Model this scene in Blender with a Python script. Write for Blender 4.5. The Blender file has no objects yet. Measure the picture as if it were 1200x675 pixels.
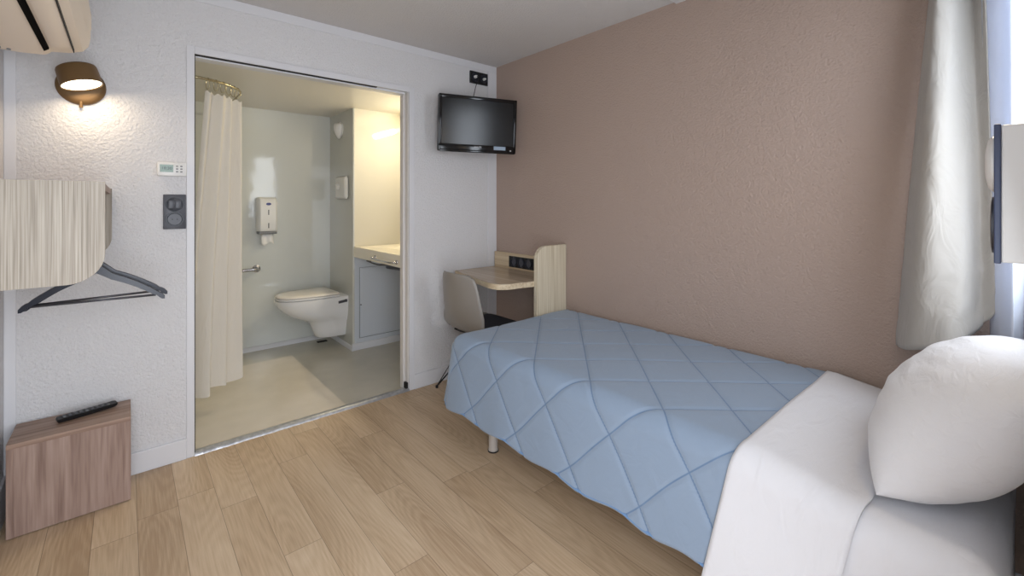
import bpy, bmesh, math, random
from mathutils import Vector, Matrix, noise
from math import sin, cos, pi, radians, hypot, atan2, sqrt, exp

random.seed(7)
sc = bpy.context.scene
COL = sc.collection

# ------------------------------------------------------------------ camera
FPX, HORIZON, CAMH = 522.0, 238.0, 1.28
cam_d = bpy.data.cameras.new('camera')
cam = bpy.data.objects.new('camera', cam_d)
COL.objects.link(cam)
cam_d.sensor_fit = 'HORIZONTAL'
cam_d.sensor_width = 36.0
cam_d.lens = 36.0 * FPX / 1200.0
cam_d.shift_x = 0.0
cam_d.shift_y = -(337.5 - HORIZON) / 1200.0
cam_d.clip_start = 0.01
yaw = atan2(602.0, FPX)                 # angle from +X
cam.location = (0, 0, CAMH)
cam.rotation_euler = (pi / 2, 0, yaw - pi / 2)
sc.camera = cam

# ------------------------------------------------------------------ world and view
sc.view_settings.view_transform = 'Standard'
sc.view_settings.look = 'None'
sc.view_settings.exposure = 0.13
sc.view_settings.gamma = 1.0
sc.view_settings.use_curve_mapping = False
w = bpy.data.worlds.new('overcast_sky')
sc.world = w
w.use_nodes = True
bg = w.node_tree.nodes['Background']
bg.inputs[0].default_value = (0.84, 0.90, 1.0, 1)
bg.inputs[1].default_value = 1.8

def area(name, loc, rot, sx, sy, power, col):
    d = bpy.data.lights.new(name, 'AREA')
    d.shape = 'RECTANGLE'; d.size = sx; d.size_y = sy
    d.energy = power; d.color = col
    o = bpy.data.objects.new(name, d)
    o.location = loc; o.rotation_euler = rot
    COL.objects.link(o)
    return o
# daylight entering through the open entrance door and through the window
area('daylight_entrance', (0.13, -0.06, 1.0), (pi / 2 - .22, 0, 0), 0.94, 1.9, 26, (0.88, 0.93, 1.0))
area('daylight_window', (1.87, -0.08, 1.55), (pi / 2 - .12, 0, 0), 0.42, 1.05, 7.5, (0.84, 0.91, 1.0))

# ------------------------------------------------------------------ materials
def lin(c):
    r = []
    for v in c:
        v /= 255.0
        r.append(v / 12.92 if v <= 0.04045 else ((v + 0.055) / 1.055) ** 2.4)
    return (r[0], r[1], r[2], 1)

def new_mat(name):
    m = bpy.data.materials.new(name)
    m.use_nodes = True
    nt = m.node_tree
    return m, nt, nt.nodes['Principled BSDF']

def N(nt, t, **kw):
    n = nt.nodes.new(t)
    for k, v in kw.items():
        setattr(n, k, v)
    return n

def coords(nt, scale=(1, 1, 1), rot=(0, 0, 0)):
    tc = N(nt, 'ShaderNodeTexCoord')
    mp = N(nt, 'ShaderNodeMapping')
    mp.inputs['Scale'].default_value = scale
    mp.inputs['Rotation'].default_value = rot
    nt.links.new(tc.outputs['Object'], mp.inputs['Vector'])
    return mp.outputs[0]

def ramp(nt, fac, stops):
    r = N(nt, 'ShaderNodeValToRGB')
    e = r.color_ramp.elements
    while len(e) < len(stops):
        e.new(0.5)
    for i, (p, c) in enumerate(stops):
        e[i].position = p; e[i].color = c
    nt.links.new(fac, r.inputs[0])
    return r.outputs[0]

def simple(name, c, rough=0.5, metal=0.0, bump=0.0, bscale=60.0, var=0.0, spec=0.5, coat=0.0):
    m, nt, b = new_mat(name)
    b.inputs['Base Color'].default_value = lin(c)
    b.inputs['Roughness'].default_value = rough
    b.inputs['Metallic'].default_value = metal
    b.inputs['Specular IOR Level'].default_value = spec
    b.inputs['Coat Weight'].default_value = coat
    v = coords(nt)
    nz = N(nt, 'ShaderNodeTexNoise')
    nz.inputs['Scale'].default_value = bscale
    nz.inputs['Detail'].default_value = 3
    nt.links.new(v, nz.inputs['Vector'])
    if var > 0:
        lo = lin([max(0, x * (1 - var)) for x in c]); hi = lin([min(255, x * (1 + var)) for x in c])
        nt.links.new(ramp(nt, nz.outputs['Fac'], [(0.3, lo), (0.7, hi)]), b.inputs['Base Color'])
    if bump > 0:
        bp = N(nt, 'ShaderNodeBump')
        bp.inputs['Strength'].default_value = 1.0
        bp.inputs['Distance'].default_value = bump
        nt.links.new(nz.outputs['Fac'], bp.inputs['Height'])
        nt.links.new(bp.outputs[0], b.inputs['Normal'])
    return m

def render_wall(name, c, scale, dist, rough=0.75, spec=0.3):
    """rough-cast paint: blobs of two sizes"""
    m, nt, b = new_mat(name)
    b.inputs['Base Color'].default_value = lin(c)
    b.inputs['Roughness'].default_value = rough
    b.inputs['Specular IOR Level'].default_value = spec
    v = coords(nt)
    n1 = N(nt, 'ShaderNodeTexNoise'); n1.inputs['Scale'].default_value = scale
    n1.inputs['Detail'].default_value = 4; n1.inputs['Roughness'].default_value = 0.6
    n1.inputs['Distortion'].default_value = 0.6
    n2 = N(nt, 'ShaderNodeTexVoronoi'); n2.inputs['Scale'].default_value = scale * 1.1
    n2.feature = 'SMOOTH_F1'
    nt.links.new(v, n1.inputs['Vector']); nt.links.new(v, n2.inputs['Vector'])
    ad = N(nt, 'ShaderNodeMath', operation='MULTIPLY_ADD')
    nt.links.new(n2.outputs['Distance'], ad.inputs[0]); ad.inputs[1].default_value = -0.5
    nt.links.new(n1.outputs['Fac'], ad.inputs[2])
    bp = N(nt, 'ShaderNodeBump'); bp.inputs['Strength'].default_value = 1.0
    bp.inputs['Distance'].default_value = dist
    nt.links.new(ad.outputs[0], bp.inputs['Height'])
    nt.links.new(bp.outputs[0], b.inputs['Normal'])
    return m

def stripes(name, cols, scale, rough=0.45, axis_scale=(1, 1, 0.02), bump=0.0003):
    """laminate with fine streaks along one axis (low scale = streak direction)"""
    m, nt, b = new_mat(name)
    v = coords(nt, axis_scale)
    n1 = N(nt, 'ShaderNodeTexNoise'); n1.inputs['Scale'].default_value = scale
    n1.inputs['Detail'].default_value = 2.5; n1.inputs['Roughness'].default_value = 0.6
    nt.links.new(v, n1.inputs['Vector'])
    st = [(0.30 + 0.42 * i / (len(cols) - 1), lin(c)) for i, c in enumerate(cols)]
    nt.links.new(ramp(nt, n1.outputs['Fac'], st), b.inputs['Base Color'])
    b.inputs['Roughness'].default_value = rough
    b.inputs['Specular IOR Level'].default_value = 0.35
    bp = N(nt, 'ShaderNodeBump'); bp.inputs['Distance'].default_value = bump
    nt.links.new(n1.outputs['Fac'], bp.inputs['Height'])
    nt.links.new(bp.outputs[0], b.inputs['Normal'])
    return m

def plank_floor():
    m, nt, b = new_mat('oak_planks')
    L = nt.links
    tc = N(nt, 'ShaderNodeTexCoord')
    sp = N(nt, 'ShaderNodeSeparateXYZ'); L.new(tc.outputs['Object'], sp.inputs[0])
    def math_(op, a, bb=None, c=None):
        n = N(nt, 'ShaderNodeMath', operation=op)
        for i, x in enumerate((a, bb, c)):
            if x is None: continue
            if isinstance(x, (int, float)): n.inputs[i].default_value = x
            else: L.new(x, n.inputs[i])
        return n.outputs[0]
    W, LEN = 0.133, 1.22
    u = math_('DIVIDE', math_('SUBTRACT', sp.outputs['X'], 0.035), W)
    iu = math_('FLOOR', u); fu = math_('FRACT', u)
    wn = N(nt, 'ShaderNodeTexWhiteNoise', noise_dimensions='1D'); L.new(iu, wn.inputs['W'])
    vv = math_('ADD', math_('DIVIDE', sp.outputs['Y'], LEN), math_('MULTIPLY', wn.outputs['Value'], 7.0))
    iv = math_('FLOOR', vv); fv = math_('FRACT', vv)
    cid = N(nt, 'ShaderNodeCombineXYZ'); L.new(iu, cid.inputs[0]); L.new(iv, cid.inputs[1])
    wn2 = N(nt, 'ShaderNodeTexWhiteNoise', noise_dimensions='2D'); L.new(cid.outputs[0], wn2.inputs['Vector'])
    # grain, shifted per plank
    sh = N(nt, 'ShaderNodeVectorMath', operation='MULTIPLY_ADD')
    L.new(wn2.outputs['Color'], sh.inputs[0]); sh.inputs[1].default_value = (13, 17, 5)
    L.new(tc.outputs['Object'], sh.inputs[2])
    mp = N(nt, 'ShaderNodeMapping'); mp.inputs['Scale'].default_value = (1, 0.035, 1); L.new(sh.outputs[0], mp.inputs[0])
    fine = N(nt, 'ShaderNodeTexNoise'); fine.inputs['Scale'].default_value = 170; fine.inputs['Detail'].default_value = 4
    L.new(mp.outputs[0], fine.inputs['Vector'])
    mp2 = N(nt, 'ShaderNodeMapping'); mp2.inputs['Scale'].default_value = (1, 0.16, 1); L.new(sh.outputs[0], mp2.inputs[0])
    big = N(nt, 'ShaderNodeTexNoise'); big.inputs['Scale'].default_value = 6; big.inputs['Detail'].default_value = 0.5
    big.inputs['Distortion'].default_value = 0.0
    L.new(mp2.outputs[0], big.inputs['Vector'])
    rings = math_('SINE', math_('MULTIPLY', big.outputs['Fac'], 150.0))
    rings = math_('MULTIPLY_ADD', rings, 0.5, 0.5)
    g = math_('ADD', math_('MULTIPLY', fine.outputs['Fac'], 0.38), math_('MULTIPLY', rings, 0.07))
    g = math_('ADD', g, math_('MULTIPLY', big.outputs['Fac'], 0.50))
    g = math_('ADD', g, math_('MULTIPLY', math_('SUBTRACT', wn2.outputs['Value'], 0.5), 0.08))
    col = ramp(nt, g, [(0.30, lin((178, 151, 121))), (0.50, lin((203, 178, 148))), (0.72, lin((220, 198, 170)))])
    # seams
    e1 = math_('MINIMUM', fu, math_('SUBTRACT', 1.0, fu))
    s1 = math_('LESS_THAN', e1, 0.007)
    e2 = math_('MINIMUM', fv, math_('SUBTRACT', 1.0, fv))
    s2 = math_('LESS_THAN', e2, 0.0009)
    seam = math_('MAXIMUM', s1, s2)
    mx = N(nt, 'ShaderNodeMix', data_type='RGBA')
    L.new(math_('MULTIPLY', seam, 0.55), mx.inputs['Factor'])
    L.new(col, mx.inputs['A']); mx.inputs['B'].default_value = lin((95, 76, 58))
    L.new(mx.outputs['Result'], b.inputs['Base Color'])
    b.inputs['Roughness'].default_value = 0.42
    b.inputs['Specular IOR Level'].default_value = 0.4
    bp = N(nt, 'ShaderNodeBump'); bp.inputs['Distance'].default_value = 0.0006
    L.new(math_('SUBTRACT', fine.outputs['Fac'], seam), bp.inputs['Height'])
    L.new(bp.outputs[0], b.inputs['Normal'])
    return m

def bath_floor_mat():
    m, nt, b = new_mat('bathroom_resin')
    L = nt.links
    tc = N(nt, 'ShaderNodeTexCoord')
    sp = N(nt, 'ShaderNodeSeparateXYZ'); L.new(tc.outputs['Object'], sp.inputs[0])
    def mr(val, lo, hi):
        n = N(nt, 'ShaderNodeMapRange'); L.new(val, n.inputs[0])
        n.inputs[1].default_value = lo; n.inputs[2].default_value = hi
        return n.outputs[0]
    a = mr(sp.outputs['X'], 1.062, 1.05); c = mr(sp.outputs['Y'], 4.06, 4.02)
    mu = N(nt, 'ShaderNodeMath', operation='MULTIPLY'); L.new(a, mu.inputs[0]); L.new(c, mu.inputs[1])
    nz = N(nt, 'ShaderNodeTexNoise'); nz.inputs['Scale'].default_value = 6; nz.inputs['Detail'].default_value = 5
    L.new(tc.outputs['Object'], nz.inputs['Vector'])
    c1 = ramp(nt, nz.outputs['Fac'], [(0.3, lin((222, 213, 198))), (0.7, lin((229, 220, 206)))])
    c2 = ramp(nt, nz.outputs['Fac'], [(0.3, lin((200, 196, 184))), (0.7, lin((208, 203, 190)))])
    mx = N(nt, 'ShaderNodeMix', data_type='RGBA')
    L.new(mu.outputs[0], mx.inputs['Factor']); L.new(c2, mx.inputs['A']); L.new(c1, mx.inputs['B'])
    L.new(mx.outputs['Result'], b.inputs['Base Color'])
    b.inputs['Roughness'].default_value = 0.16
    return m

def glass_mat(name):
    m, nt, b = new_mat(name)
    out = nt.nodes['Material Output']
    tr = N(nt, 'ShaderNodeBsdfTransparent'); gl = N(nt, 'ShaderNodeBsdfGlossy')
    gl.inputs['Roughness'].default_value = 0.02
    fr = N(nt, 'ShaderNodeFresnel'); mx = N(nt, 'ShaderNodeMixShader')
    nt.links.new(fr.outputs[0], mx.inputs[0]); nt.links.new(tr.outputs[0], mx.inputs[1]); nt.links.new(gl.outputs[0], mx.inputs[2])
    nt.links.new(mx.outputs[0], out.inputs[0])
    return m

def emit(name, c, s):
    m, nt, b = new_mat(name)
    b.inputs['Base Color'].default_value = lin(c)
    b.inputs['Emission Color'].default_value = lin(c)
    b.inputs['Emission Strength'].default_value = s
    return m

def cloth(name, c, rough=0.85, fine=900, dist=0.0003, trans=0.0, wrinkle=0.0, wscale=(14, 14, 14), sheen=0.2):
    m, nt, b = new_mat(name)
    b.inputs['Base Color'].default_value = lin(c)
    b.inputs['Roughness'].default_value = rough
    b.inputs['Specular IOR Level'].default_value = 0.25
    b.inputs['Sheen Weight'].default_value = sheen
    v = coords(nt)
    n1 = N(nt, 'ShaderNodeTexNoise'); n1.inputs['Scale'].default_value = fine
    nt.links.new(v, n1.inputs['Vector'])
    b1 = N(nt, 'ShaderNodeBump'); b1.inputs['Distance'].default_value = dist; b1.inputs['Strength'].default_value = 0.6
    nt.links.new(n1.outputs['Fac'], b1.inputs['Height'])
    last = b1
    if wrinkle > 0:
        v2 = coords(nt, wscale, (0.2, 0.5, 0.3))
        n2 = N(nt, 'ShaderNodeTexNoise'); n2.inputs['Scale'].default_value = 1.0
        n2.inputs['Detail'].default_value = 3; n2.inputs['Distortion'].default_value = 1.0
        nt.links.new(v2, n2.inputs['Vector'])
        b2 = N(nt, 'ShaderNodeBump'); b2.inputs['Distance'].default_value = wrinkle
        nt.links.new(n2.outputs['Fac'], b2.inputs['Height'])
        nt.links.new(b1.outputs[0], b2.inputs['Normal'])
        last = b2
    nt.links.new(last.outputs[0], b.inputs['Normal'])
    if trans > 0:
        out = nt.nodes['Material Output']
        tl = N(nt, 'ShaderNodeBsdfTranslucent'); tl.inputs[0].default_value = lin(c)
        mx = N(nt, 'ShaderNodeMixShader'); mx.inputs[0].default_value = trans
        nt.links.new(b.outputs[0], mx.inputs[1]); nt.links.new(tl.outputs[0], mx.inputs[2])
        nt.links.new(mx.outputs[0], out.inputs[0])
    return m

M = {}
M['white_rough'] = render_wall('white_roughcast', (222, 221, 222), 90, 0.0055)
M['taupe_rough'] = render_wall('taupe_roughcast', (178, 158, 146), 105, 0.004, rough=0.6)
M['ceiling'] = render_wall('ceiling_roughcast', (212, 209, 207), 95, 0.004)
M['trim'] = simple('white_lacquer', (220, 220, 223), 0.35, bump=0.0002, bscale=30)
M['floor'] = plank_floor()
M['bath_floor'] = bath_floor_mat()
M['bath_wall'] = simple('glossy_grey_panel', (216, 218, 213), 0.06, bump=0.0016, bscale=4.5, spec=0.45)
M['bath_duct'] = simple('glossy_duct_panel', (200, 200, 192), 0.10, bump=0.001, bscale=4, spec=0.7)
M['bath_cream'] = simple('cream_panel', (208, 203, 190), 0.06, bump=0.0004, bscale=4, spec=0.6)
M['bath_lower'] = simple('pale_blue_grey_panel', (208, 213, 220), 0.3)
M['bath_ceiling'] = simple('bathroom_ceiling', (226, 221, 210), 0.35)
M['jamb'] = simple('brushed_aluminium', (216, 212, 208), 0.5, metal=0.0, bump=0.0002, bscale=80)
M['dark_gap'] = simple('dark_rubber', (22, 20, 20), 0.7)
M['sill'] = simple('worn_metal_sill', (190, 192, 196), 0.3, metal=0.6, bump=0.003, bscale=45, var=0.08)
M['zebra_v'] = stripes('pale_striped_laminate', [(134, 124, 110), (170, 160, 146), (194, 186, 172)], 240, axis_scale=(1, 1, 0.012))
M['zebra_light'] = stripes('pale_cream_laminate', [(188, 172, 142), (214, 202, 178), (226, 217, 196)], 110, axis_scale=(1, 1, 0.012))
M['zebra_h'] = stripes('pale_cream_laminate_along', [(190, 168, 136), (212, 194, 164), (222, 207, 180)], 60, axis_scale=(1, 0.02, 1))
M['desk_top'] = stripes('desk_top_laminate', [(168, 150, 128), (186, 168, 145), (196, 180, 158)], 40, rough=0.25, axis_scale=(1, 0.03, 1))
M['walnut'] = stripes('brown_walnut', [(132, 108, 97), (156, 132, 120), (172, 149, 137)], 60, axis_scale=(1, 1, 0.05))
M['walnut_top'] = stripes('brown_walnut_top', [(124, 98, 84), (156, 130, 114), (176, 150, 134)], 38, axis_scale=(0.05, 1, 1))
M['ac'] = simple('cream_plastic', (232, 218, 200), 0.4)
M['ac_dark'] = simple('black_plastic', (8, 7, 7), 0.95, spec=0.05)
M['brass'] = simple('matt_brass', (116, 90, 58), 0.5, metal=0.4)
M['lamp_glow'] = emit('lamp_diffuser', (255, 238, 205), 5)
M['tube_glow'] = emit('tube_diffuser', (255, 232, 170), 14)
M['plastic_white'] = simple('white_plastic', (232, 231, 228), 0.3)
M['plastic_grey'] = simple('grey_plastic', (120, 122, 124), 0.4)
M['lcd'] = simple('green_grey_display', (116, 142, 128), 0.2)
M['lcd_dark'] = simple('display_digits', (50, 66, 62), 0.4)
M['slate'] = simple('slate_plastic', (72, 74, 82), 0.35)
M['slate_dark'] = simple('dark_slate_plastic', (34, 38, 48), 0.35)
M['black'] = simple('black_gloss', (12, 12, 14), 0.12)
M['black_matt'] = simple('black_matt', (20, 20, 22), 0.5)
M['hanger'] = simple('charcoal_plastic', (44, 48, 60), 0.32)
M['hanger_bar'] = simple('brushed_grey_bar', (84, 84, 90), 0.3, metal=0.4)
M['ceramic'] = simple('white_ceramic', (232, 231, 230), 0.08, coat=0.5)
M['seat_cream'] = simple('cream_seat', (236, 229, 219), 0.15)
M['basin'] = simple('cream_resin', (236, 228, 210), 0.25)
M['chrome'] = simple('chrome', (200, 200, 204), 0.12, metal=1.0)
M['steel'] = simple('painted_steel_leg', (196, 190, 184), 0.35, metal=0.2)
M['brass_rail'] = simple('satin_rail', (196, 184, 150), 0.25, metal=0.8)
M['shower_cloth'] = cloth('shower_cloth', (240, 234, 224), trans=0.3, wrinkle=0.006, wscale=(20, 20, 5), sheen=0)
M['coverlet'] = cloth('blue_coverlet', (140, 157, 178), rough=0.62, fine=700, dist=0.0002, wrinkle=0.004, wscale=(9, 9, 9))
def add_seams(m, c, aoff, boff, pa, pb, wd):
    nt = m.node_tree; L = nt.links; b = nt.nodes['Principled BSDF']
    def mm(op, *a):
        n = N(nt, 'ShaderNodeMath', operation=op)
        for i, x in enumerate(a):
            if isinstance(x, (int, float)): n.inputs[i].default_value = x
            else: L.new(x, n.inputs[i])
        return n.outputs[0]
    A = N(nt, 'ShaderNodeAttribute'); A.attribute_name = 'cloth_a'
    B = N(nt, 'ShaderNodeAttribute'); B.attribute_name = 'cloth_b'
    ua = mm('DIVIDE', mm('SUBTRACT', A.outputs['Fac'], aoff), pa)
    ub = mm('DIVIDE', mm('SUBTRACT', B.outputs['Fac'], boff), pb)
    ds = []
    for op in ('ADD', 'SUBTRACT'):
        q = mm('ADD', mm(op, ua, ub), 100.5)
        f = mm('FRACT', q)
        ds.append(mm('MULTIPLY', mm('MINIMUM', f, mm('SUBTRACT', 1.0, f)), .23))
    d = mm('MINIMUM', *ds)
    mr = N(nt, 'ShaderNodeMapRange'); L.new(d, mr.inputs[0])
    mr.inputs[1].default_value = wd * .4; mr.inputs[2].default_value = wd; mr.inputs[3].default_value = 1; mr.inputs[4].default_value = 0
    mx = N(nt, 'ShaderNodeMix', data_type='RGBA')
    L.new(mr.outputs[0], mx.inputs['Factor'])
    mx.inputs['A'].default_value = b.inputs['Base Color'].default_value
    mx.inputs['B'].default_value = lin(c)
    L.new(mx.outputs['Result'], b.inputs['Base Color'])
M['piping'] = cloth('blue_piping', (112, 146, 188), rough=0.6)
M['sheet'] = cloth('white_sheet', (224, 224, 228), wrinkle=0.004, wscale=(7, 18, 7))
M['pillow'] = cloth('white_pillowcase', (228, 228, 231), fine=500, dist=0.0006, wrinkle=0.003, wscale=(12, 34, 44))
M['curtain'] = cloth('grey_curtain', (178, 174, 168), trans=0.03, wrinkle=0.010, wscale=(12, 12, 7))
M['lining'] = cloth('white_lining', (236, 240, 248), trans=0.55, wrinkle=0.004, sheen=0)
M['shell'] = simple('taupe_shell', (144, 138, 131), 0.35)
M['cushion'] = simple('dark_cushion', (46, 48, 56), 0.6, bump=0.0004, bscale=400)
M['screen'] = simple('tv_screen', (7, 8, 9), 0.19, spec=0.5)
M['blue_logo'] = simple('blue_logo', (74, 80, 140), 0.4)
M['paper'] = simple('paper', (240, 238, 234), 0.8)
M['glass'] = glass_mat('window_glass')
M['logo'] = simple('silver_print', (210, 210, 212), 0.4)
M['sticker'] = simple('grey_sticker', (150, 168, 186), 0.4)
M['navy'] = simple('navy_plastic', (62, 72, 100), 0.35)
M['outside'] = simple('outside_paving', (150, 150, 150), 0.9)

# ------------------------------------------------------------------ object helpers
def link(name, me, mat, parent=None, smooth=False):
    mats = mat if isinstance(mat, (list, tuple)) else [mat]
    for m in mats: me.materials.append(m)
    o = bpy.data.objects.new(name, me)
    COL.objects.link(o)
    if smooth:
        me.polygons.foreach_set('use_smooth', [True] * len(me.polygons))
        if smooth is not True:
            me.set_sharp_from_angle(angle=radians(smooth))
    if parent is not None:
        top = parent
        mw = Matrix.Identity(4)
        while top is not None:
            mw = Matrix.LocRotScale(top.location, top.rotation_euler.to_quaternion(), top.scale) @ mw
            top = top.parent
        me.transform(mw.inverted())       # everything is modelled in room coordinates
        o.parent = parent
    return o

def obj(name, bm, mat, parent=None, smooth=False):
    bmesh.ops.recalc_face_normals(bm, faces=bm.faces)
    me = bpy.data.meshes.new(name)
    bm.to_mesh(me); bm.free()
    return link(name, me, mat, parent, smooth)

def root_of(bm_obj, origin):
    """move a single-mesh thing's origin to its base"""
    bm_obj.data.transform(Matrix.Translation(-Vector(origin)))
    bm_obj.location = origin
    return bm_obj

def thing(name, loc, label, cat, group=None, rz=0.0):
    o = bpy.data.objects.new(name, None)
    o.empty_display_size = 0.05
    o.location = loc; o.rotation_euler = (0, 0, rz)
    COL.objects.link(o)
    tag(o, label, cat, group)
    return o

def tag(o, label, cat, group=None):
    o['label'] = label; o['category'] = cat
    if group: o['group'] = group
    return o

def struct(o):
    o['kind'] = 'structure'
    return o

def copy_tree(o, parent=None):
    c = o.copy(); COL.objects.link(c)
    if parent is not None: c.parent = parent
    for ch in list(o.children):
        copy_tree(ch, c)
    return c

def box(bm, x0, x1, y0, y1, z0, z1, bev=0.0, seg=2):
    r = bmesh.ops.create_cube(bm, size=1.0)
    vs = r['verts']
    for v in vs:
        v.co = Vector((x0 + (v.co.x + .5) * (x1 - x0), y0 + (v.co.y + .5) * (y1 - y0), z0 + (v.co.z + .5) * (z1 - z0)))
    if bev > 0:
        es = list({e for v in vs for e in v.link_edges})
        bmesh.ops.bevel(bm, geom=es, offset=bev, segments=seg, affect='EDGES', profile=0.5)
    return bm

def nb(*a, **k):
    bm = bmesh.new()
    if a: box(bm, *a, **k)
    return bm

def prism(bm, pts, axis, a0, a1):
    """extrude closed 2-D outline; axis = 'x','y','z' is the extrusion axis"""
    def P(p, a):
        if axis == 'x': return (a, p[0], p[1])
        if axis == 'y': return (p[0], a, p[1])
        return (p[0], p[1], a)
    v0 = [bm.verts.new(P(p, a0)) for p in pts]
    v1 = [bm.verts.new(P(p, a1)) for p in pts]
    n = len(pts)
    bm.faces.new(v0); bm.faces.new(v1[::-1])
    for i in range(n):
        bm.faces.new((v0[i], v1[i], v1[(i + 1) % n], v0[(i + 1) % n]))
    return bm

def tube(bm, pts, r, seg=10, closed=False):
    pts = [Vector(p) for p in pts]
    n = len(pts); rings = []
    up = Vector((0, 0, 1)); prev = None
    for i, p in enumerate(pts):
        if closed: t = pts[(i + 1) % n] - pts[i - 1]
        elif i == 0: t = pts[1] - p
        elif i == n - 1: t = p - pts[-2]
        else: t = pts[i + 1] - pts[i - 1]
        t.normalize()
        if prev is None:
            a = t.cross(up)
            if a.length < 1e-3: a = t.cross(Vector((1, 0, 0)))
        else:
            a = prev - t * prev.dot(t)
        a.normalize(); prev = a
        b_ = t.cross(a)
        rr = r[i] if isinstance(r, (list, tuple)) else r
        rings.append([bm.verts.new(p + a * (rr * cos(2 * pi * k / seg)) + b_ * (rr * sin(2 * pi * k / seg))) for k in range(seg)])
    m = n if closed else n - 1
    for i in range(m):
        A, B = rings[i], rings[(i + 1) % n]
        for k in range(seg):
            bm.faces.new((A[k], A[(k + 1) % seg], B[(k + 1) % seg], B[k]))
    if not closed:
        bm.faces.new(rings[0][::-1]); bm.faces.new(rings[-1])
    return bm

def lathe(bm, prof, origin, axis_mat, seg=32):
    """prof: list of (radius, along); axis_mat maps local z to the axis"""
    rings = []
    for (r, h) in prof:
        if r < 1e-6:
            rings.append([bm.verts.new(Vector(origin) + axis_mat @ Vector((0, 0, h)))])
        else:
            rings.append([bm.verts.new(Vector(origin) + axis_mat @ Vector((r * cos(2 * pi * k / seg), r * sin(2 * pi * k / seg), h))) for k in range(seg)])
    for A, B in zip(rings, rings[1:]):
        for k in range(seg):
            k2 = (k + 1) % seg
            if len(A) == 1 and len(B) == 1: continue
            if len(A) == 1: bm.faces.new((A[0], B[k2], B[k]))
            elif len(B) == 1: bm.faces.new((A[k], A[k2], B[0]))
            else: bm.faces.new((A[k], A[k2], B[k2], B[k]))
    return bm

def loft(bm, loops, cap0=True, cap1=True):
    rs = [[bm.verts.new(p) for p in lp] for lp in loops]
    n = len(rs[0])
    for A, B in zip(rs, rs[1:]):
        for k in range(n):
            bm.faces.new((A[k], A[(k + 1) % n], B[(k + 1) % n], B[k]))
    if cap0: bm.faces.new(rs[0][::-1])
    if cap1: bm.faces.new(rs[-1])
    return bm

def grid(bm, P):
    """P[i][j] points -> quads"""
    V = [[bm.verts.new(p) for p in row] for row in P]
    for i in range(len(V) - 1):
        for j in range(len(V[0]) - 1):
            bm.faces.new((V[i][j], V[i + 1][j], V[i + 1][j + 1], V[i][j + 1]))
    return bm

def text_mesh(name, body, size, mat, parent, mw, depth=0.0003, sx=1.0):
    """mw: room-space matrix of the text plane (x along writing, z out of the face)"""
    cu = bpy.data.curves.new(name, 'FONT')
    cu.body = body; cu.size = size; cu.extrude = depth
    cu.align_x = 'CENTER'; cu.align_y = 'CENTER'
    t = bpy.data.objects.new(name, cu); COL.objects.link(t)
    dg = bpy.context.evaluated_depsgraph_get()
    me = bpy.data.meshes.new_from_object(t.evaluated_get(dg))
    bpy.data.objects.remove(t)
    me.transform(mw @ Matrix.Diagonal((sx, 1, 1, 1)))
    return link(name, me, mat, parent)

def frame_matrix(origin, xdir, zdir):
    x = Vector(xdir).normalized(); z = Vector(zdir).normalized(); y = z.cross(x)
    m = Matrix.Identity(4)
    for i in range(3):
        m[i][0] = x[i]; m[i][1] = y[i]; m[i][2] = z[i]; m[i][3] = origin[i]
    return m

# ------------------------------------------------------------------ room shell
XL, XR, YB, YF, ZC = -0.38, 2.225, 2.76, -0.05, 2.357
DX0, DX1, DZ = 0.263, 1.462, 2.037         # bathroom opening
BY0, BYB, BXR, BZC = 2.85, 4.39, 2.10, 2.105
ODX0, ODX1, ODZ = -0.36, 0.62, 2.08        # entrance door opening
WX0, WX1, WZ0, WZ1 = 1.62, 2.12, 0.98, 2.12

struct(obj('floor', nb(XL - .1, XR + .1, YF - .25, YB, -0.10, 0.0), M['floor']))
struct(obj('ceiling', nb(XL - .1, XR + .1, YF - .2, YB + .09, ZC, ZC + .1), M['ceiling']))
bm = nb(XL - .1, DX0, YB, BY0, 0, ZC)
box(bm, DX1, XR + .1, YB, BY0, 0, ZC); box(bm, DX0, DX1, YB, BY0, DZ, ZC)
struct(obj('wall_back', bm, M['white_rough']))
struct(obj('wall_left', nb(XL - .1, XL, YF - .2, YB, 0, ZC), M['white_rough']))
struct(obj('wall_right', nb(XR, XR + .1, YF - .2, YB, 0, ZC), M['taupe_rough']))
bm = nb(XL, ODX0, YF - .2, YF, 0, ZC)
box(bm, ODX0, ODX1, YF - .2, YF, ODZ, ZC)
box(bm, ODX1, WX0, YF - .2, YF, 0, ZC)
box(bm, WX0, WX1, YF - .2, YF, 0, WZ0); box(bm, WX0, WX1, YF - .2, YF, WZ1, ZC)
box(bm, WX1, XR, YF - .2, YF, 0, ZC)
struct(obj('wall_front', bm, M['white_rough']))
struct(obj('floor_outside', nb(-4, 6, -6, YF - .25, -0.2, -0.1), M['outside']))
# window in the front wall
bm = bmesh.new()
for a in ((WX0, WX0 + .05, WZ0, WZ1), (WX1 - .05, WX1, WZ0, WZ1), (WX0, WX1, WZ0, WZ0 + .05), (WX0, WX1, WZ1 - .05, WZ1)):
    box(bm, a[0], a[1], YF - .13, YF - .07, a[2], a[3], 0.004)
wf = struct(obj('window_1', bm, M['trim']))
obj('pane', nb(WX0 + .05, WX1 - .05, YF - .102, YF - .098, WZ0 + .05, WZ1 - .05), M['glass'], wf)
bm = bmesh.new()
for a in ((ODX0, ODX0 + .04, 0, ODZ), (ODX1 - .04, ODX1, 0, ODZ), (ODX0, ODX1, ODZ - .04, ODZ)):
    box(bm, a[0], a[1], YF - .21, YF - .12, a[2], a[3], 0.003)
struct(obj('door_1', bm, M['trim']))

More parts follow.
